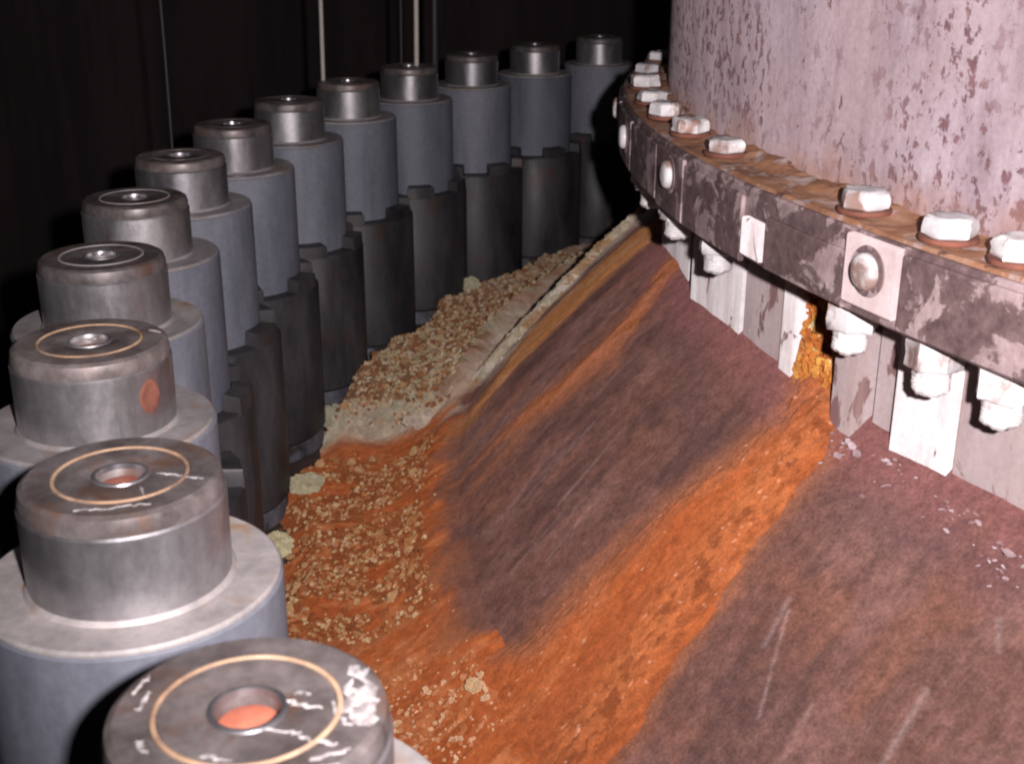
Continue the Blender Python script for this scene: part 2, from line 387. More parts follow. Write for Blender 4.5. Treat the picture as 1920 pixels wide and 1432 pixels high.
def colL(T, RR, s):
    c = np.zeros(T.shape+(3,)); c[...] = (.46, .40, .28)
    c = mix(c, (.58, .53, .42), sst(.48, .62, fbm(T*1.5+5, RR*40, 4))); c = mix(c, (.36, .20, .09), sst(.52, .64, fbm(T*1.8+45, RR*34, 4))*.8)
    return c*(.65+.7*fbm(T*5, RR*120, 3))[..., None]
o_lip = flow('crust_lip', 'pale yellowish grey broken crust lip along the far shoulder of the dome', lip, 34, 50, 1.75, 2.09, 420, 380, .0085, .5, colL); o_lip['category'] = 'crust'
flow('rust_streak', 'yellowish orange rust stripe along the far shoulder of the dome', streamC, 28, 46, 1.735, 2.02, 360, 300, .002, .9, colC)

# ------------------------------------------------------------------ deposits on the flange
SP = [(STEP*i) for i in range(-1, 16)]
def dep_h(t, R):
    """height of the crust over flange level"""
    base = np.maximum(dome_z(R)-ZF, 0)
    slab = sst(36.8, 38.0, t + (fbm(t*.4, R*9, 3)-.5)*2.5 + (R-2.15)*8)             # upper crust shelf, lip at ~37 deg
    hum = sst(19.5, 24, t)*sst(35.5, 31, t)*sst(2.09, 2.16, R); h = .018 + .040*slab + .012*hum + .014*(fbm(t*.7, R*15, 4)-.4) + (.004+.006*slab)*(fbm(t*2.4, R*55, 3)-.5)
    edge = 2.30 + (fbm(t*.45+11, R*0+3, 3)-.5)*.09
    h = h*sst(edge, edge-.05, R) - .012*sst(edge-.02, edge+.03, R)
    return np.maximum(h, -.012) , base, slab
T, RR = np.meshgrid(np.linspace(2, 80, 1300), np.linspace(2.015, 2.40, 190), indexing='ij')
h, base, slab = dep_h(T, RR)
fade = sst(2.015, 2.075, RR)
a_ = np.radians(T); Zd = np.where(RR < 2.2, dome_z(RR), ZF) + (h)*fade - .004*(1-fade)
Pd = np.stack([-RR*np.cos(a_), RR*np.sin(a_), Zd], -1)
lump1 = sst(18.8, 20.5, T)*sst(33.5, 31, T)
def dep_col(T, RR, slab):
    c = np.zeros(T.shape+(3,)); c[...] = ORANGE*1.05
    c = mix(c, (.30, .075, .02), sst(.48, .72, fbm(T*.6, RR*16, 4))*.7)
    c = mix(c, (.48, .20, .08), sst(.5, .66, fbm(T*1.8+9, RR*40, 4))*.45)
    dk = sst(20, 21.5, T)*sst(36, 33.5, T)*sst(2.07, 2.09, RR)*sst(.33, .4, fbm(T*.7+5, RR*14, 3)); c = mix(c, (.20, .062, .022), dk*.75)
    tanz = slab*.95; c = mix(c, (.20, .115, .06), tanz)
    c = mix(c, (.33, .30, .20), tanz*sst(.5, .65, fbm(T*.9+60, RR*22, 4)))
    c = mix(c, (.46, .36, .30), sst(52, 60, T)*.3)
    lip = np.exp(-((T-37.6)/.9)**2); c = mix(c, (.50, .46, .34), lip*.8)
    return c*(.7+.6*fbm(T*5, RR*110, 3))[..., None]
dc = dep_col(T, RR, slab); ein = 2.056+.02*sst(25, 19, T)*sst(16, 18, T)-.12*sst(17.8, 15.8, T)+(fbm(T*1.1, RR*34, 5)-.5)*.09
wd = sst(ein+.030, ein-.015, RR)*.95; dc = dc*(1-wd[..., None]) + dome_col(T, RR)*wd[..., None]
pw = link('rust_powder', grid_mesh('rust_powder', Pd, dc, keep=(h > -.011)), M['powder']); tag(pw, 'rust orange powder and tan crust heaped on the flange', 'rust powder', kind='stuff')

ico = bmesh.new(); bmesh.ops.create_icosphere(ico, subdivisions=1, radius=1); ico.verts.ensure_lookup_table()
IV = np.array([v.co[:] for v in ico.verts]); IF = np.array([[v.index for v in f.verts] for f in ico.faces]); ico.free()
ico = bmesh.new(); bmesh.ops.create_icosphere(ico, subdivisions=2, radius=1)
IV2 = np.array([v.co[:] for v in ico.verts]); IF2 = np.array([[v.index for v in f.verts] for f in ico.faces]); ico.free()
rs = np.random.RandomState(5)
def lumps(name, items, mat, hi=False, flat=1):
    """items: (centre, size, colour); one mesh of irregular grains"""
    V, F, CC = [], [], []; o = 0
    iv, if_ = (IV2, IF2) if hi else (IV, IF)
    for c, s, col in items:
        sc = s*(.75+.5*rs.rand(3)); q = iv*(1+.6*(rs.rand(len(iv), 1)-.5))*sc*np.array((1, 1, flat))
        an = rs.rand()*6.28; ca, sa = math.cos(an), math.sin(an); ti = (rs.rand()-.5)*1.2
        q = q @ np.array([[ca, -sa, 0], [sa, ca, 0], [0, 0, 1]]); q = q @ np.array([[1, 0, 0], [0, math.cos(ti), -math.sin(ti)], [0, math.sin(ti), math.cos(ti)]])
        V.append(q+np.array(c)); F.append(if_+o); o += len(q); CC.append(np.tile(np.array(col)*(.8+.4*rs.rand(len(q), 1)), 1))
    V = np.concatenate(V); F = np.concatenate(F); CC = np.concatenate(CC)
    me = bpy.data.meshes.new(name); me.from_pydata(V.tolist(), [], F.tolist()); me.update()
    a = me.color_attributes.new('Col', 'FLOAT_COLOR', 'POINT')
    a.data.foreach_set('color', np.concatenate([np.clip(CC, 0, 1), np.ones((len(CC), 1))], 1).astype(np.float32).ravel())
    me.shade_smooth(); me.set_sharp_from_angle(angle=R_(50))
    return link(name, me, mat)
def dep_z(t, R):
    t_, R2 = np.array([t]), np.array([R]); h, b, s = dep_h(t_, R2); f = sst(2.015, 2.075, R2)
    return float((np.where(R2 < 2.2, dome_z(R2), ZF)+h*f)[0])
def clear_of_nuts(t, R, m=.115):
    i = round(t/STEP); a = pol(RB, STEP*i, 0); b = pol(R, t, 0); return (a-b).length > m
TANS = [(.46, .28, .13), (.40, .21, .09), (.54, .38, .21), (.42, .16, .055), (.32, .115, .038), (.24, .08, .026)]
GREYT = [(.50, .40, .24), (.46, .36, .22), (.55, .47, .34), (.42, .26, .13), (.34, .17, .08), (.54, .40, .24)]
def scatter(n, t0, t1, r0, r1, s0, s1, cols, dens):
    it = []
    while len(it) < n:
        t = t0+(t1-t0)*rs.rand(); R = r0+(r1-r0)*rs.rand()
        if not clear_of_nuts(t, R) or rs.rand() > dens(t, R): continue
        s = s0+(s1-s0)*rs.rand()**2*(1.6 if rs.rand() < .06 else 1); z = dep_z(t, R)
        it.append((tuple(pol(R, t, z+s*rs.uniform(-.35, .3))), s, cols[rs.randint(len(cols))]))
    return it
f1 = lambda t, R: float(abs(fbm(np.array([t*4.6]), np.array([R*105]), 2)[0]-.5) < .085)
g1 = lambda t, R: f1(t, R) if fbm(np.array([t*.7+5]), np.array([R*14]), 3)[0] > .36 else 0
tag(lumps('crystal_grains', scatter(4200, 20.6, 34, 2.078, 2.30, .0016, .0041, TANS, g1), M['crystal']), 'popcorn like tan crystal grains on orange rust in front of the crust ledge', 'crystal grains', kind='stuff')
tag(lumps('crystal_grains', scatter(5200, 37.6, 66, 2.07, 2.31, .0019, .0058, GREYT+[(.26, .12, .05), (.20, .09, .04)], lambda t, R: f1(t*.8, R*.8) or rs.rand() < .25), M['crystal']), 'grey tan crystal grains heaped on the crust above the ledge', 'crystal grains', kind='stuff')
tag(lumps('crystal_grains', scatter(900, 11.5, 18.2, 2.06, 2.22, .0013, .0042, [(.50, .22, .10), (.42, .15, .05), (.60, .38, .22)], g1), M['crystal']), 'coarse orange crystal grains beside the nearest stud at bottom edge', 'crystal grains', kind='stuff')
tag(lumps('crystal_grains', scatter(260, 14, 36, 2.06, 2.25, .0010, .0024, TANS, lambda t, R: 1), M['crystal']), 'fine scattered crystal specks over the orange rust powder', 'crystal grains', kind='stuff')
def scatter2(n, t0, t1, r0, r1, cols):
    it = []
    while len(it) < n:
        t = t0+(t1-t0)*rs.rand(); R = r0+(r1-r0)*rs.rand()
        if not clear_of_nuts(t, R, .122): continue
        s = .0042+.0055*rs.rand()**2; it.append((tuple(pol(R, t, dep_z(t, R)-s*.15)), s, cols[rs.randint(len(cols))]))
    return it
tag(lumps('crystal_clumps', scatter2(230, 38.2, 64, 2.09, 2.29, [(.40, .25, .12), (.30, .15, .07), (.48, .37, .22), (.36, .30, .18), (.26, .11, .05)])+scatter2(75, 21, 35, 2.09, 2.28, [(.36, .16, .06), (.28, .09, .03), (.46, .28, .13)]), M['crystal'], True), 'fused brown and tan crystal clumps among the grains on the flange', 'crystal clumps', kind='stuff')
def chunk(label, t, R, s, col, sq=(1, 1, 1), dz=0):
    bm = bmesh.new(); bmesh.ops.create_icosphere(bm, subdivisions=4, radius=1)
    seed = rs.rand()*50
    cs = []
    for v in bm.verts:
        p = np.array(v.co); n = fbm(np.array([p[0]*1.6+seed+p[2]]), np.array([p[1]*1.6+seed*.7-p[2]*.8]), 4)[0]
        n2 = fbm(np.array([p[0]*6+seed]), np.array([p[1]*6+p[2]*5]), 3)[0]
        v.co = v.co*(.30+1.0*n+.42*n2); v.co.x *= s*sq[0]; v.co.y *= s*sq[1]; v.co.z *= s*sq[2]
        cs.append(np.array(col)*(.45+.9*n2))
    me = bpy.data.meshes.new('deposit_chunk'); bm.to_mesh(me); bm.free()
    a = me.color_attributes.new('Col', 'FLOAT_COLOR', 'POINT'); cs = np.array(cs)
    a.data.foreach_set('color', np.concatenate([np.clip(cs, 0, 1), np.ones((len(cs), 1))], 1).astype(np.float32).ravel()); me.shade_smooth()
    o = link('deposit_chunk', me, M['crystal']); o.location = pol(R, t, dep_z(t, R)+s*sq[2]*.35+dz); o.rotation_euler = (0, 0, rs.rand()*6)
    return tag(o, label, 'deposit chunk', 'crusty deposit chunks on the flange')
chunk('pale greenish cream chunk right beside the collar of second nearest stud', 28.0, 2.285, .024, (.60, .55, .33), (1, 1, .7), .012)
chunk('pale green grey chunk lying at the foot of dark nuts above cream chunk', 31.3, 2.262, .024, (.46, .42, .27), (1, 1.1, .5), .008)
chunk('grey green crust lump at the left end of the ledge', 38.6, 2.275, .034, (.40, .38, .27), (1.2, .9, .4))
chunk('pinkish white crust lump at the right end of the ledge', 36.9, 2.11, .022, (.56, .46, .36), (1.4, .9, .5))
chunk('pale cream chunk near dome foot at far end of the grains', 56.5, 2.28, .020, (.56, .52, .36), (1, 1, .9))
chunk('cream crystal chunk on orange grains at the bottom edge', 15.0, 2.07, .009, (.56, .38, .20), (1, 1, .7), .002)
chunk('small pinkish pebble just behind nearest stud cap', 20.6, 2.262, .010, (.62, .42, .30), (1, 1, .8), .004)

# ------------------------------------------------------------------ closure studs
def stud_parts(root):
    t = H
    nut_z = .279
    def nutwob(a, j, r):
        if 2 <= j <= 4:
            k = (a*8/(2*math.pi)) % 1
            if k < .22: return r-.007
        return r
    link('washer', lathe('washer', [(.05, 0), (.110, 0), (.113, .003), (.113, .027), (.110, .030), (.05, .030)], 72), M['washer'], root)
    nt = link('nut', lathe('nut', [(.05, .030), (.113, .030), (.1175, .036), (.1175, nut_z-.007), (.1135, nut_z-.001), (.08, nut_z-.001)], 96), M['nut'], root)
    # worn lugs standing on the nut's shoulder
    v, f = [], []
    for (r, z) in ((.092, -.002), (.1165, -.002), (.1155, .019), (.093, .021)):
        for a in (-.25, -.235, 0, .235, .25): v.append((r*math.cos(a), r*math.sin(a), z if abs(a) < .24 else min(z, .017)))
    for j in range(4):
        j2 = (j+1) % 4
        for i in range(4): f.append((j*5+i, j*5+i+1, j2*5+i+1, j2*5+i))
    f.append((0, 5, 10, 15)); f.append((4, 19, 14, 9))
    lug = mesh('lug', v, f, 30)
    for k in range(6):
        lo = link('lug', lug, M['nut'], nt); lo.location = (0, 0, nut_z-.0015); lo.rotation_euler = (0, 0, 2*math.pi*k/6)
    sl = link('sleeve', lathe('sleeve', [(.05, nut_z-.02), (.090, nut_z-.02), (.090, t-.0705), (.0885, t-.0690), (.05, t-.0690)], 96), M['sleeve'], root)
    link('collar', lathe('collar', [(.05, t-.0692), (.0886, t-.0688), (.0886, t-.0672), (.087, t-.0655), (.0625, t-.066), (.0605, t-.063), (.05, t-.063)], 96), M['ledge'], sl)
    cap = link('stud_cap', lathe('stud_cap', [(.04, t-.0655), (.0598, t-.0655), (.0600, t-.014), (.0588, t-.0125), (.04, t-.0125)], 96), M['cap'], root)
    link('end_face', lathe('end_face', [(.04, t-.013), (.0586, t-.0125), (.0590, t-.008), (.0575, t-.0022), (.0545, t-.0002), (.0400, t), (.0396, t-.0012), (.0370, t-.0012), (.0366, t), (.0185, t), (.0172, t-.0006), (.0155, t-.0012), (.0145, t-.0014), (.0135, t-.004), (.0132, t-.0095), (0, t-.0095)], 112, 25), M['cap_top'], cap)
    link('groove_ring', lathe('groove_ring', [(.0370, t-.0013), (.0372, t+.0003), (.0383, t+.0008), (.0394, t+.0003), (.0396, t-.0013)], 96), M['tan'], cap)
    link('center_plug', lathe('center_plug', [(.0131, t-.0096), (.0129, t-.0074), (.012, t-.0068), (0, t-.0064)], 48), M['plug'], cap)
    link('hole_rim', lathe('hole_rim', [(.0137, t-.003), (.0142, t+.0002), (.0152, t+.0006), (.0166, t+.0002), (.0172, t-.001)], 64), M['cap'], cap)
ORD = ['first', 'second', 'third', 'fourth', 'fifth', 'sixth', 'seventh', 'eighth', 'ninth', 'tenth', 'eleventh', 'twelfth', 'thirteenth', 'fourteenth']
LAB = {0: 'nearest grey stud, its cap top with orange plug cut by the bottom edge',
       1: 'big grey stud with wide pale collar and white tick on its cap',
       2: 'grey stud whose cap side has a round red rust hole',
       3: 'dark grey stud just behind the one with the round red hole',
       4: 'grey stud with glinting brown topped cap and brown spot on its side',
       8: 'grey stud standing under the left bright hanging cable',
       9: 'grey stud standing under the right bright hanging cable',
       12: 'last dim stud, partly hidden behind the bolted ring'}
for k, nm in ((5, 'sixth'), (6, 'seventh'), (7, 'eighth'), (10, 'eleventh'), (11, 'twelfth')):
    LAB[k] = nm + ' grey stud of the row counted from the bottom edge'
LAB[13] = 'dim stud furthest back, behind the bolted ring'
def copy_tree(o, parent=None):
    c = o.copy(); COL.objects.link(c); c.parent = parent
    for ch in kids.get(o.name, []): copy_tree(ch, c)
    return c
studs = []
proto = empty('closure_stud'); stud_parts(proto)
kids = {}
for o in list(COL.objects):
    if o.parent: kids.setdefault(o.parent.name, []).append(o)
for i in range(13):
    o = proto if i == 0 else copy_tree(proto)
    o.location = pol(RB, STEP*i, ZF); o.rotation_euler = (0, 0, rnd.random()*6.28 if i else 0)
    tag(o, LAB[i], 'stud', 'closure studs standing in a row on the flange'); studs.append(o)
for i in range(3, 13):
    for c in studs[i].children_recursive:
        if c.name.startswith('groove_ring'):
            c.material_slots[0].link = 'OBJECT'; c.material_slots[0].material = M['cap_top' if i > 4 else 'ledge']
bpy.context.view_layer.update()
def cap_of(i): return [c for c in COL.objects if c.parent == studs[i] and c.name.startswith('stud_cap')][0]
def smear_or_glint(i, pts, wd, zoff=.0005, rough=.75):
    """a hand-thick strip of dried white paint, or of painted glint, on a cap top; pts in metres, world-aligned about the cap axis"""
    cap = cap_of(i); v, f = [], []
    for k, (x, y) in enumerate(pts):
        q0 = pts[max(k-1, 0)]; q1 = pts[min(k+1, len(pts)-1)]
        dx, dy = q1[0]-q0[0], q1[1]-q0[1]; L = math.hypot(dx, dy) or 1; nx, ny = -dy/L, dx/L
        w_ = wd*.8*(1+rough*(rnd.random()-.5)*2)*(.45 if k in (0, len(pts)-1) else 1)
        for s, z in ((-1, 0), (-.55, zoff), (.55, zoff), (1, 0)): v.append((x+nx*w_*s, y+ny*w_*s, H+z-.0002))
    for k in range(len(pts)-1):
        for j in range(3): f.append((k*4+j, k*4+j+1, k*4+j+5, k*4+j+4))
    o = link('paint_or_glint', mesh('paint_or_glint', v, f, 60), M['smear_or_glint'], cap)
    o.rotation_euler = (0, 0, -studs[i].rotation_euler[2]); return o
# picture-right is rt, picture-up (away) on the cap top is the horizontal view direction
fx, fy = math.cos(YAW), math.sin(YAW); rx, ry = fy, -fx
loc = lambda a, b: (rx*a+fx*b, ry*a+fy*b)
def strip(i, a0, b0, a1, b1, wd, n=9, jit=.0022):
    smear_or_glint(i, [loc(a0+(a1-a0)*k/n+(rnd.random()-.5)*jit, b0+(b1-b0)*k/n+(rnd.random()-.5)*jit) for k in range(n+1)], wd)
strip(0, .041, .030, .052, .010, .0055, 8, .004); strip(0, .046, .012, .050, -.010, .0060, 8, .004); strip(0, .040, .020, .043, -.004, .0030, 8, .003)
strip(0, .014, .006, .031, .000, .0013); strip(0, .010, -.013, .026, -.017, .0013); strip(0, -.012, -.031, .000, -.035, .0018)
strip(0, .024, -.020, .040, -.024, .0013); strip(0, .018, .012, .024, .010, .0016); strip(0, .030, -.034, .046, -.026, .0014)
strip(0, .020, -.044, .044, -.036, .0013); strip(0, -.046, -.002, -.043, .012, .0011); strip(0, -.040, -.022, -.034, -.030, .001); strip(0, -.050, .01, -.047, .022, .0009)
strip(0, .034, .004, .044, -.012, .0016, 6, .003); strip(0, -.025, -.043, .004, -.046, .0008)
strip(1, .020, .001, .034, -.002, .0013); strip(1, .034, -.002, .050, -.006, .0015); strip(1, -.010, -.048, .030, -.040, .0006, 12, .004); strip(1, .016, -.016, .022, -.030, .0006)
strip(2, .038, .026, .050, .020, .0022)
for i_, a_off in ((3, .002), (4, .004), (2, -.002)):
    strip(i_, a_off-.004, .004, a_off+.006, .004, .0030, 5, .001)  # white strips over the centre holes stand in for glints
# side recesses seen on two caps
def side_hole(i, deg_from_view, zc, rw, rh, mat):
    cap = cap_of(i); s = studs[i].location; d = Vector(CAM)-s; base = math.atan2(d.y, d.x) + R_(deg_from_view) - studs[i].rotation_euler[2]
    n = 28; v = [(0, 0, 0)]; rings = ((.75, -.0002), (1.0, .0007), (1.18, -.0004))
    v = [(.0601*math.cos(base), .0601*math.sin(base), H+zc)]; f = []
    for (sc_, off) in rings:
        for k in range(n):
            a = 2*math.pi*k/n; da = rw*sc_*math.cos(a)/.06; z = rh*sc_*math.sin(a)
            v.append(((.0603+off)*math.cos(base+da), (.0603+off)*math.sin(base+da), H+zc+z))
    for k in range(n):
        f.append((0, 1+k, 1+(k+1) % n))
        for q in range(2): f.append((1+q*n+k, 1+(q+1)*n+k, 1+(q+1)*n+(k+1) % n, 1+q*n+(k+1) % n))
    link('side_plug', mesh('side_plug', v, f, 60), mat, cap)
side_hole(2, 40, -.034, .0085, .0115, M['hole_rust'])
side_hole(4, -18, -.050, .0075, .010, M['hole_rust'])

# ------------------------------------------------------------------ service structure: shell, bolted ring, skirt, bolts
ss = empty('service_structure'); tag(ss, 'mauve painted steel cylinder with rusty bolted ring and skirt standing on the dome', 'steel cylinder')
TA, TB = -45, 110
RW = 1.744
link('shell', arc_sweep('shell', [(RW-.02, -.006), (RW, -.006), (RW, 1.3), (RW-.02, 1.3)], TA, TB, 200, 60), M['wall'], ss)
ring = link('ring_flange', arc_sweep('ring_flange', [(RW-.004, .000), (1.806, .000), (1.808, .002), (1.808, .066), (1.806, .069), (RW-.004, .069)], TA, TB, 260, 30), M['ring'], ss)
# rusted top sheet of the shelf with a lumpy surface
T, RR = np.meshgrid(np.linspace(TA, TB, 1400), np.linspace(RW-.003, 1.8055, 26), indexing='ij')
hz = .0695 + .004*fbm(T*1.5, RR*60, 4) + .014*sst(RW+.03, RW, RR)*fbm(T*.8, RR*20, 3)
hz = np.where(RR > 1.802, .068, hz)
a_ = np.radians(T); cshelf = np.zeros(T.shape+(3,)); cshelf[...] = .5
link('rust_scale', grid_mesh('rust_scale', np.stack([-RR*np.cos(a_), RR*np.sin(a_), hz], -1), cshelf), M['shelf'], ring)
def wedge(name, t0, t1, Ra, Rb, z0, z1, mat, parent, n=8, b=.002):
    """flat pad, its paint whitened as if lit: outer face leans from Ra at t0 to Rb at t1"""
    v, f = [], []; p0, p1 = pol(Ra, t0, 0), pol(Rb, t1, 0); q0, q1 = pol(1.7115, t0, 0), pol(1.7115, t1, 0)
    m = 6
    for k in range(n+1):
        u = k/n; o = p0.lerp(p1, u); i_ = pol(1.7115, t0+(t1-t0)*u, 0); d = (o-i_).normalized()*b
        for c, z in ((i_, z0), (o-d, z0), (o, z0+b), (o, z1-b), (o-d, z1), (i_, z1)): v.append((c.x, c.y, z))
    for k in range(n):
        for j in range(m): f.append((k*m+j, k*m+(j+1) % m, (k+1)*m+(j+1) % m, (k+1)*m+j))
    f.append(tuple(range(m))[::-1]); f.append(tuple(n*m+j for j in range(m)))
    me = mesh(name, v, f, 0); bm = bmesh.new(); bm.from_mesh(me); bmesh.ops.recalc_face_normals(bm, faces=bm.faces); bm.to_mesh(me); bm.free()
    me.shade_smooth(); me.set_sharp_from_angle(angle=R_(30))
    return link(name, me, mat, parent)
def plate(name, t0, t1, R0, R1, z0, z1, mat, parent, b=.0015, n=None):
    n = n or max(2, int((t1-t0)*1.5))
    return link(name, arc_sweep(name, band(R0, R1, z0, z1, b), t0, t1, n), mat, parent)
# corroded segments of the ring face: proud plates with joints between them
ri = random.Random(3)
for (t0, t1, zz0, zz1, mat) in [(-12, .4, .004, .064, 'ring'), (.6, 6.8, .003, .064, 'ring'), (6.95, 8.9, .010, .067, 'clean'), (9.05, 13.0, .002, .050, 'ring'), (13.2, 14.3, .006, .042, 'pad'), (14.6, 19.3, -.004, .060, 'ring'),
                               (19.5, 22.6, -.004, .064, 'ring'), (22.8, 27.5, .0, .062, 'ring'), (27.8, 33, .0, .062, 'ring'), (33.3, 41, 0, .062, 'ring'), (41.3, 50, 0, .062, 'ring'), (50.3, 62, 0, .062, 'ring')]:
    plate('splice_plate' if mat != 'ring' else 'ring_plate', t0, t1, 1.806, 1.806+(.006 if mat == 'ring' else .009), zz0, zz1, M[mat], ring)
# skirt
sk = link('skirt', arc_sweep('skirt', [(1.690, -.19), (1.712, -.19), (1.712, -.0005), (1.690, -.0005)], TA, 11.7, 90), M['panel'], ss)
link('skirt_wall', arc_sweep('skirt_wall', [(1.690, -.19), (1.712, -.19), (1.712, -.0005), (1.690, -.0005)], 15.1, TB, 140), M['panel'], sk)
link('opening_back', arc_sweep('opening_back', [(1.62, -.19), (1.64, -.19), (1.64, -.003), (1.62, -.003)], 11, 17, 10), M['hole_rust'], sk)
for nm, t0, t1, Ro, mat in [('skirt_panel', -8.8, -2.6, 1.734, 'panel'), ('skirt_panel', .5, 6.75, 1.735, 'panel'),
                        ('skirt_panel', 9.35, 10.45, 1.732, 'panel'), ('skirt_panel', 10.7, 11.8, 1.750, 'panel'), ('door_jamb', 15.05, 15.9, 1.738, 'pad'), ('skirt_panel', 16.1, 19.3, 1.734, 'panel'),
                        ('skirt_panel', 34, 38, 1.734, 'panel'), ('skirt_panel', 44.3, 60, 1.734, 'panel')]:
    plate(nm, t0, t1, 1.7115, Ro, -.19, -.001, M[mat], sk, .002)
for t0, t1, Ra, Rb in ((-14, -9, 1.738, 1.742), (-2.4, .3, 1.738, 1.742), (6.85, 9.1, 1.739, 1.743), (19.5, 24.9, 1.737, 1.745), (26.6, 33.6, 1.737, 1.745), (38.3, 44, 1.737, 1.745)):
    wedge('pad', t0, t1, Ra, Rb, -.21, -.002, M['pad'], sk)

def hexprism(r, z0, z1, ch=.0015, n=6):
    return [(r-ch, z0), (r, z0+ch), (r, z1-ch*1.5), (r-ch*2.2, z1), (0, z1)]
def hexmesh(name, r, z0, z1, n=6): 
    return lathe(name, [(0, z0)]+hexprism(r, z0, z1), n, 25)
def worn_head(seed):
    r2 = random.Random(seed); bm = bmesh.new(); n = 6; hgt = r2.uniform(.0115, .0155); R0 = r2.uniform(.0195, .0215)
    bm.from_mesh(hexmesh('tmp', R0, 0, hgt))
    bmesh.ops.subdivide_edges(bm, edges=bm.edges[:], cuts=2, use_grid_fill=True)
    for v in bm.verts:
        p = v.co; k = fbm(np.array([p.x*160+seed*3.1]), np.array([p.y*160+p.z*190]), 3)[0]-.5
        f_ = 1+.26*k - (.22*max(0, p.z/hgt-.6) if p.xy.length > R0*.5 else 0)
        v.co = Vector((p.x*f_, p.y*f_, p.z*(1+.22*k)))
    me = bpy.data.meshes.new('bolt'); bm.to_mesh(me); bm.free(); me.shade_smooth(); me.set_sharp_from_angle(angle=R_(38)); return me
heads = [worn_head(k) for k in range(5)]
bw = lathe('bolt_washer', [(.006, 0), (.0222, 0), (.0228, .0012), (.0228, .0030), (.0222, .004), (.006, .004)], 40)
def worn(me, seed, amp):
    bm = bmesh.new(); bm.from_mesh(me); bmesh.ops.subdivide_edges(bm, edges=bm.edges[:], cuts=2, use_grid_fill=True)
    for v in bm.verts:
        p = v.co; k = fbm(np.array([p.x*150+seed*3.1+p.z*60]), np.array([p.y*150+p.z*170]), 3)[0]-.5
        v.co = Vector((p.x*(1+amp*k), p.y*(1+amp*k), p.z*(1+amp*.6*k)))
    bm.to_mesh(me); bm.free(); me.shade_smooth(); me.set_sharp_from_angle(angle=R_(40)); return me
nuts = [worn(hexmesh('bolt_nut', .0225, -.028, 0), k+9, .22) for k in range(4)]
tips = [worn(lathe('bolt_tip', [(0, -.050), (.011, -.050), (.0150, -.046), (.0150, -.042), (.0142, -.041), (.0152, -.040), (.0142, -.038), (.0152, -.037), (.0142, -.035), (.0152, -.034), (.0150, 0), (0, 0)], 24), k+19, .16) for k in range(3)]
zt = .0775
for (tp, sc) in [(-7.5, 1), (-3.6, 1), (.6, 1), (4.3, 1), (6.6, 1), (9.95, 1), (18.6, 1), (22.5, 1), (26.4, 1), (30.2, 1), (34.8, 1), (40, 1), (45.5, 1), (51, 1)]:
    b = link('bolt', heads[rnd.randrange(5)], M['bolt'], ss); b.location = pol(1.776, tp, zt); b.rotation_euler = (0, 0, R_(-tp+rnd.uniform(-30, 30))+math.pi)
    q = link('bolt_washer', bw, M['hole_rust'], b); q.location = (0, 0, -.0042)
for tb in [-6, -2.5, 1.2, 4.1, 6.5, 9.9, 18.5, 23.3, 28.5, 33.2, 38, 43, 48]:
    b = link('bolt_nut', nuts[rnd.randrange(4)], M['bolt'], ss); b.location = pol(1.778, tb, -.0003); b.rotation_euler = (0, 0, R_(-tb+rnd.uniform(-20, 20)))
    q = link('bolt_tip', tips[rnd.randrange(3)], M['bolt'], b); q.location = (0, 0, 0)
rv = lathe('face_bolt', [(0, 0), (.0148, 0), (.0152, .002), (.0148, .005), (.0125, .0078), (.007, .0088), (0, .0088)], 32, 50)
rw = lathe('face_washer', [(.010, 0), (.0205, 0), (.021, .001), (.0205, .0022), (.010, .0028)], 32)
for tf, zc in [(7.95, .042), (-1.5, .036), (20.9, .040), (29.2, .036), (37, .036), (45, .036)]:
    for me, mm, off in ((rv, 'bolt', .0145 if tf == 7.95 else .0115),):
        b = link('face_bolt', me, M[mm], ss); b.location = pol(1.8005+off, tf, zc); nrm = (pol(1, tf, 0)).normalized()
        b.rotation_euler = nrm.to_track_quat('Z', 'Y').to_euler()
        q = link('face_washer', rw, M['ring'], b); q.location = (0, 0, -.0012)
# crusty flow inside the opening
its = []
for k in range(520):
    t = 11.85+3.1*rs.rand(); u = rs.rand(); zb = -.150+.14*u; R = 1.738-.022*(zb+.17)/.168+.003*rs.rand()
    s = .0014+.0042*rs.rand()**2
    col = [(.46, .17, .035), (.52, .27, .06), (.40, .13, .03), (.62, .50, .26) if .35 < u < .7 else (.48, .22, .05), (.34, .10, .025)][rs.randint(5)]
    its.append((tuple(pol(R, t, zb)), s, col))
tag(lumps('crust_plug', its, M['crystal'], True), 'yellow orange crust filling the opening in the skirt above the broad rust flow', 'crust plug', kind='stuff')
T, RR2 = np.meshgrid(np.linspace(11.72, 15.08, 90), np.linspace(0, 1, 70), indexing='ij')
zz = -.17+.168*RR2; Rr = 1.738-.022*RR2+.012*(fbm(T*2, RR2*9, 4)-.5)
a_ = np.radians(T); cc = np.zeros(T.shape+(3,)); cc[...] = (.46, .17, .04)
cc = mix(cc, (.70, .52, .22), sst(.5, .62, fbm(T*2.2+4, RR2*7, 4))*sst(.25, .5, RR2)); cc = mix(cc, (.30, .09, .02), sst(.52, .66, fbm(T*2+40, RR2*9, 4))*.8)
fl = link('crust_face', grid_mesh('crust_face', np.stack([-Rr*np.cos(a_), Rr*np.sin(a_), zz], -1), cc), M['powder'])
tag(fl, 'orange rust mound packed behind the crust inside the skirt opening', 'rust mound', kind='stuff')
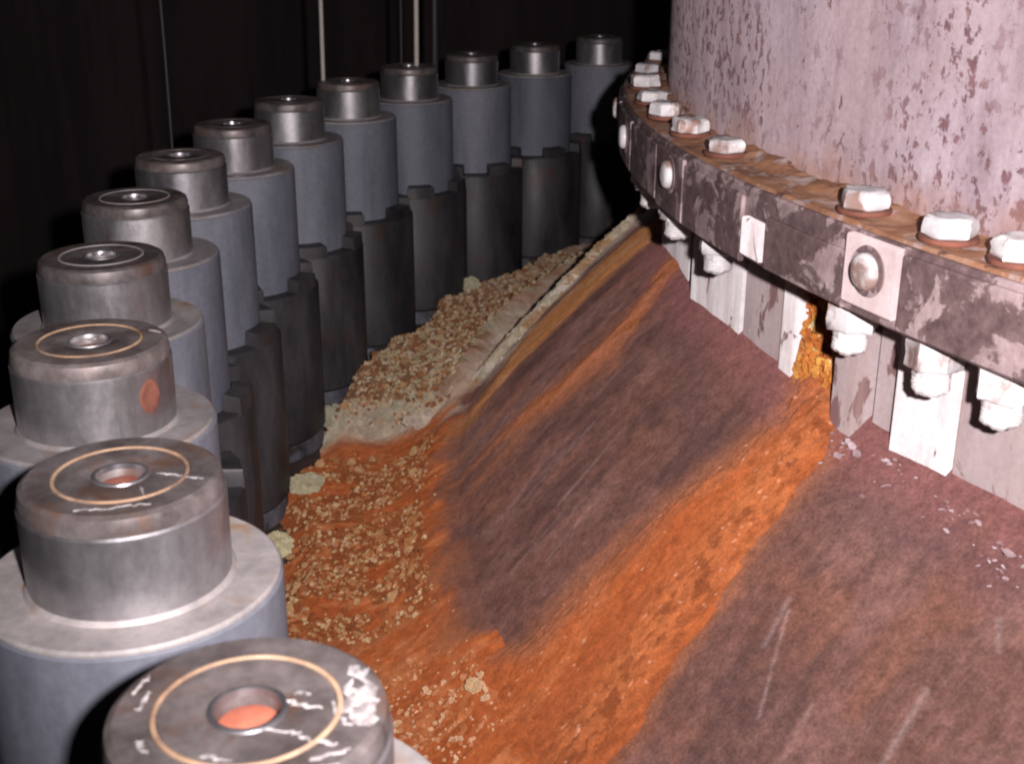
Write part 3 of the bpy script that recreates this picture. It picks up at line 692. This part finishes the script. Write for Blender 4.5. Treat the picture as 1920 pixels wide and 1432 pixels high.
# flakes of fallen paint at the skirt foot
its = []
for (tc, rc, n, sp) in ((10.7, 1.752, 26, .9), (8.2, 1.748, 18, 1.6), (5.6, 1.752, 18, 1.2), (3.6, 1.762, 24, .9), (2, 1.76, 30, 1.6)):
    for k in range(n):
        t = tc+rs.randn()*sp*.5; R = rc+abs(rs.randn())*.010
        if 12.0 < t < 15.6: continue
        s = .001+.0048*rs.rand()**3; its.append((tuple(pol(R, t, float(dome_z(np.array([R]))[0])+.0015)), s, [(.38, .31, .32), (.30, .22, .225), (.22, .13, .13)][rs.randint(3)]))
tag(lumps('paint_flakes', its, M['crystal'], False, .3), 'pale flakes of fallen paint along the foot of the skirt', 'paint flakes', kind='stuff')

# ------------------------------------------------------------------ hanging cables and the dark cavity behind
def at_pixel_depth(px, py, dep):
    d = fw*dep + rt2*((px-960)/2363.5*dep) - up2*((py-716)/2363.5*dep); return Vector(CAM)+d
def cable(label, p0, p1, r, mat):
    v, f = [], []; n = 8; k_ = 14
    for i in range(k_+1):
        u = i/k_; c = p0.lerp(p1, u)+Vector((.004*math.sin(u*5), .004*math.cos(u*4), 0))
        for j in range(n): a = 2*math.pi*j/n; v.append((c.x+r*math.cos(a), c.y+r*math.sin(a), c.z))
    for i in range(k_):
        for j in range(n): f.append((i*n+j, i*n+(j+1) % n, (i+1)*n+(j+1) % n, (i+1)*n+j))
    return tag(link('hanging_cable', mesh('hanging_cable', v, f, 60), mat), label, 'cable', 'cables hanging behind the studs')
def stud_top(i, dx, dy): s = pol(RB, STEP*i, 0.0); return s+Vector((dx, dy, .0))
UP = Vector((-.003, .004, .9))
a = stud_top(8, *(-rt*.045).xy); cable('bright thin cable hanging down to the ninth stud, left one of the bright pair', a, a+UP, .0042, M['cable'])
a = stud_top(9, *(rt*.018).xy); cable('bright thin cable hanging down to the tenth stud, right one of the bright pair', a, a+UP, .0052, M['cable'])
a = stud_top(9, *(rt*.050+fw*.1).xy)+Vector((0, 0, -.02)); cable('dim olive cable close beside the right bright cable', a, a+UP, .008, M['dark_cable'])
a = stud_top(9, *(-rt*.030+fw*.2).xy)+Vector((0, 0, -.04)); cable('dim thin cable between the two bright cables', a, a+UP, .004, M['dark_cable'])
a = stud_top(5, *(-rt*.085+fw*.3).xy)+Vector((0, 0, -.10)); cable('faint dark cable at the far left of the picture', a, a+UP, .0022, M['dark_cable'])
a = pol(1.86, 52, .05); cable('short thin rod standing at the far edge of the ring', pol(1.79, 50.5, .07), pol(1.79, 50.5, .14), .003, M['nut'])
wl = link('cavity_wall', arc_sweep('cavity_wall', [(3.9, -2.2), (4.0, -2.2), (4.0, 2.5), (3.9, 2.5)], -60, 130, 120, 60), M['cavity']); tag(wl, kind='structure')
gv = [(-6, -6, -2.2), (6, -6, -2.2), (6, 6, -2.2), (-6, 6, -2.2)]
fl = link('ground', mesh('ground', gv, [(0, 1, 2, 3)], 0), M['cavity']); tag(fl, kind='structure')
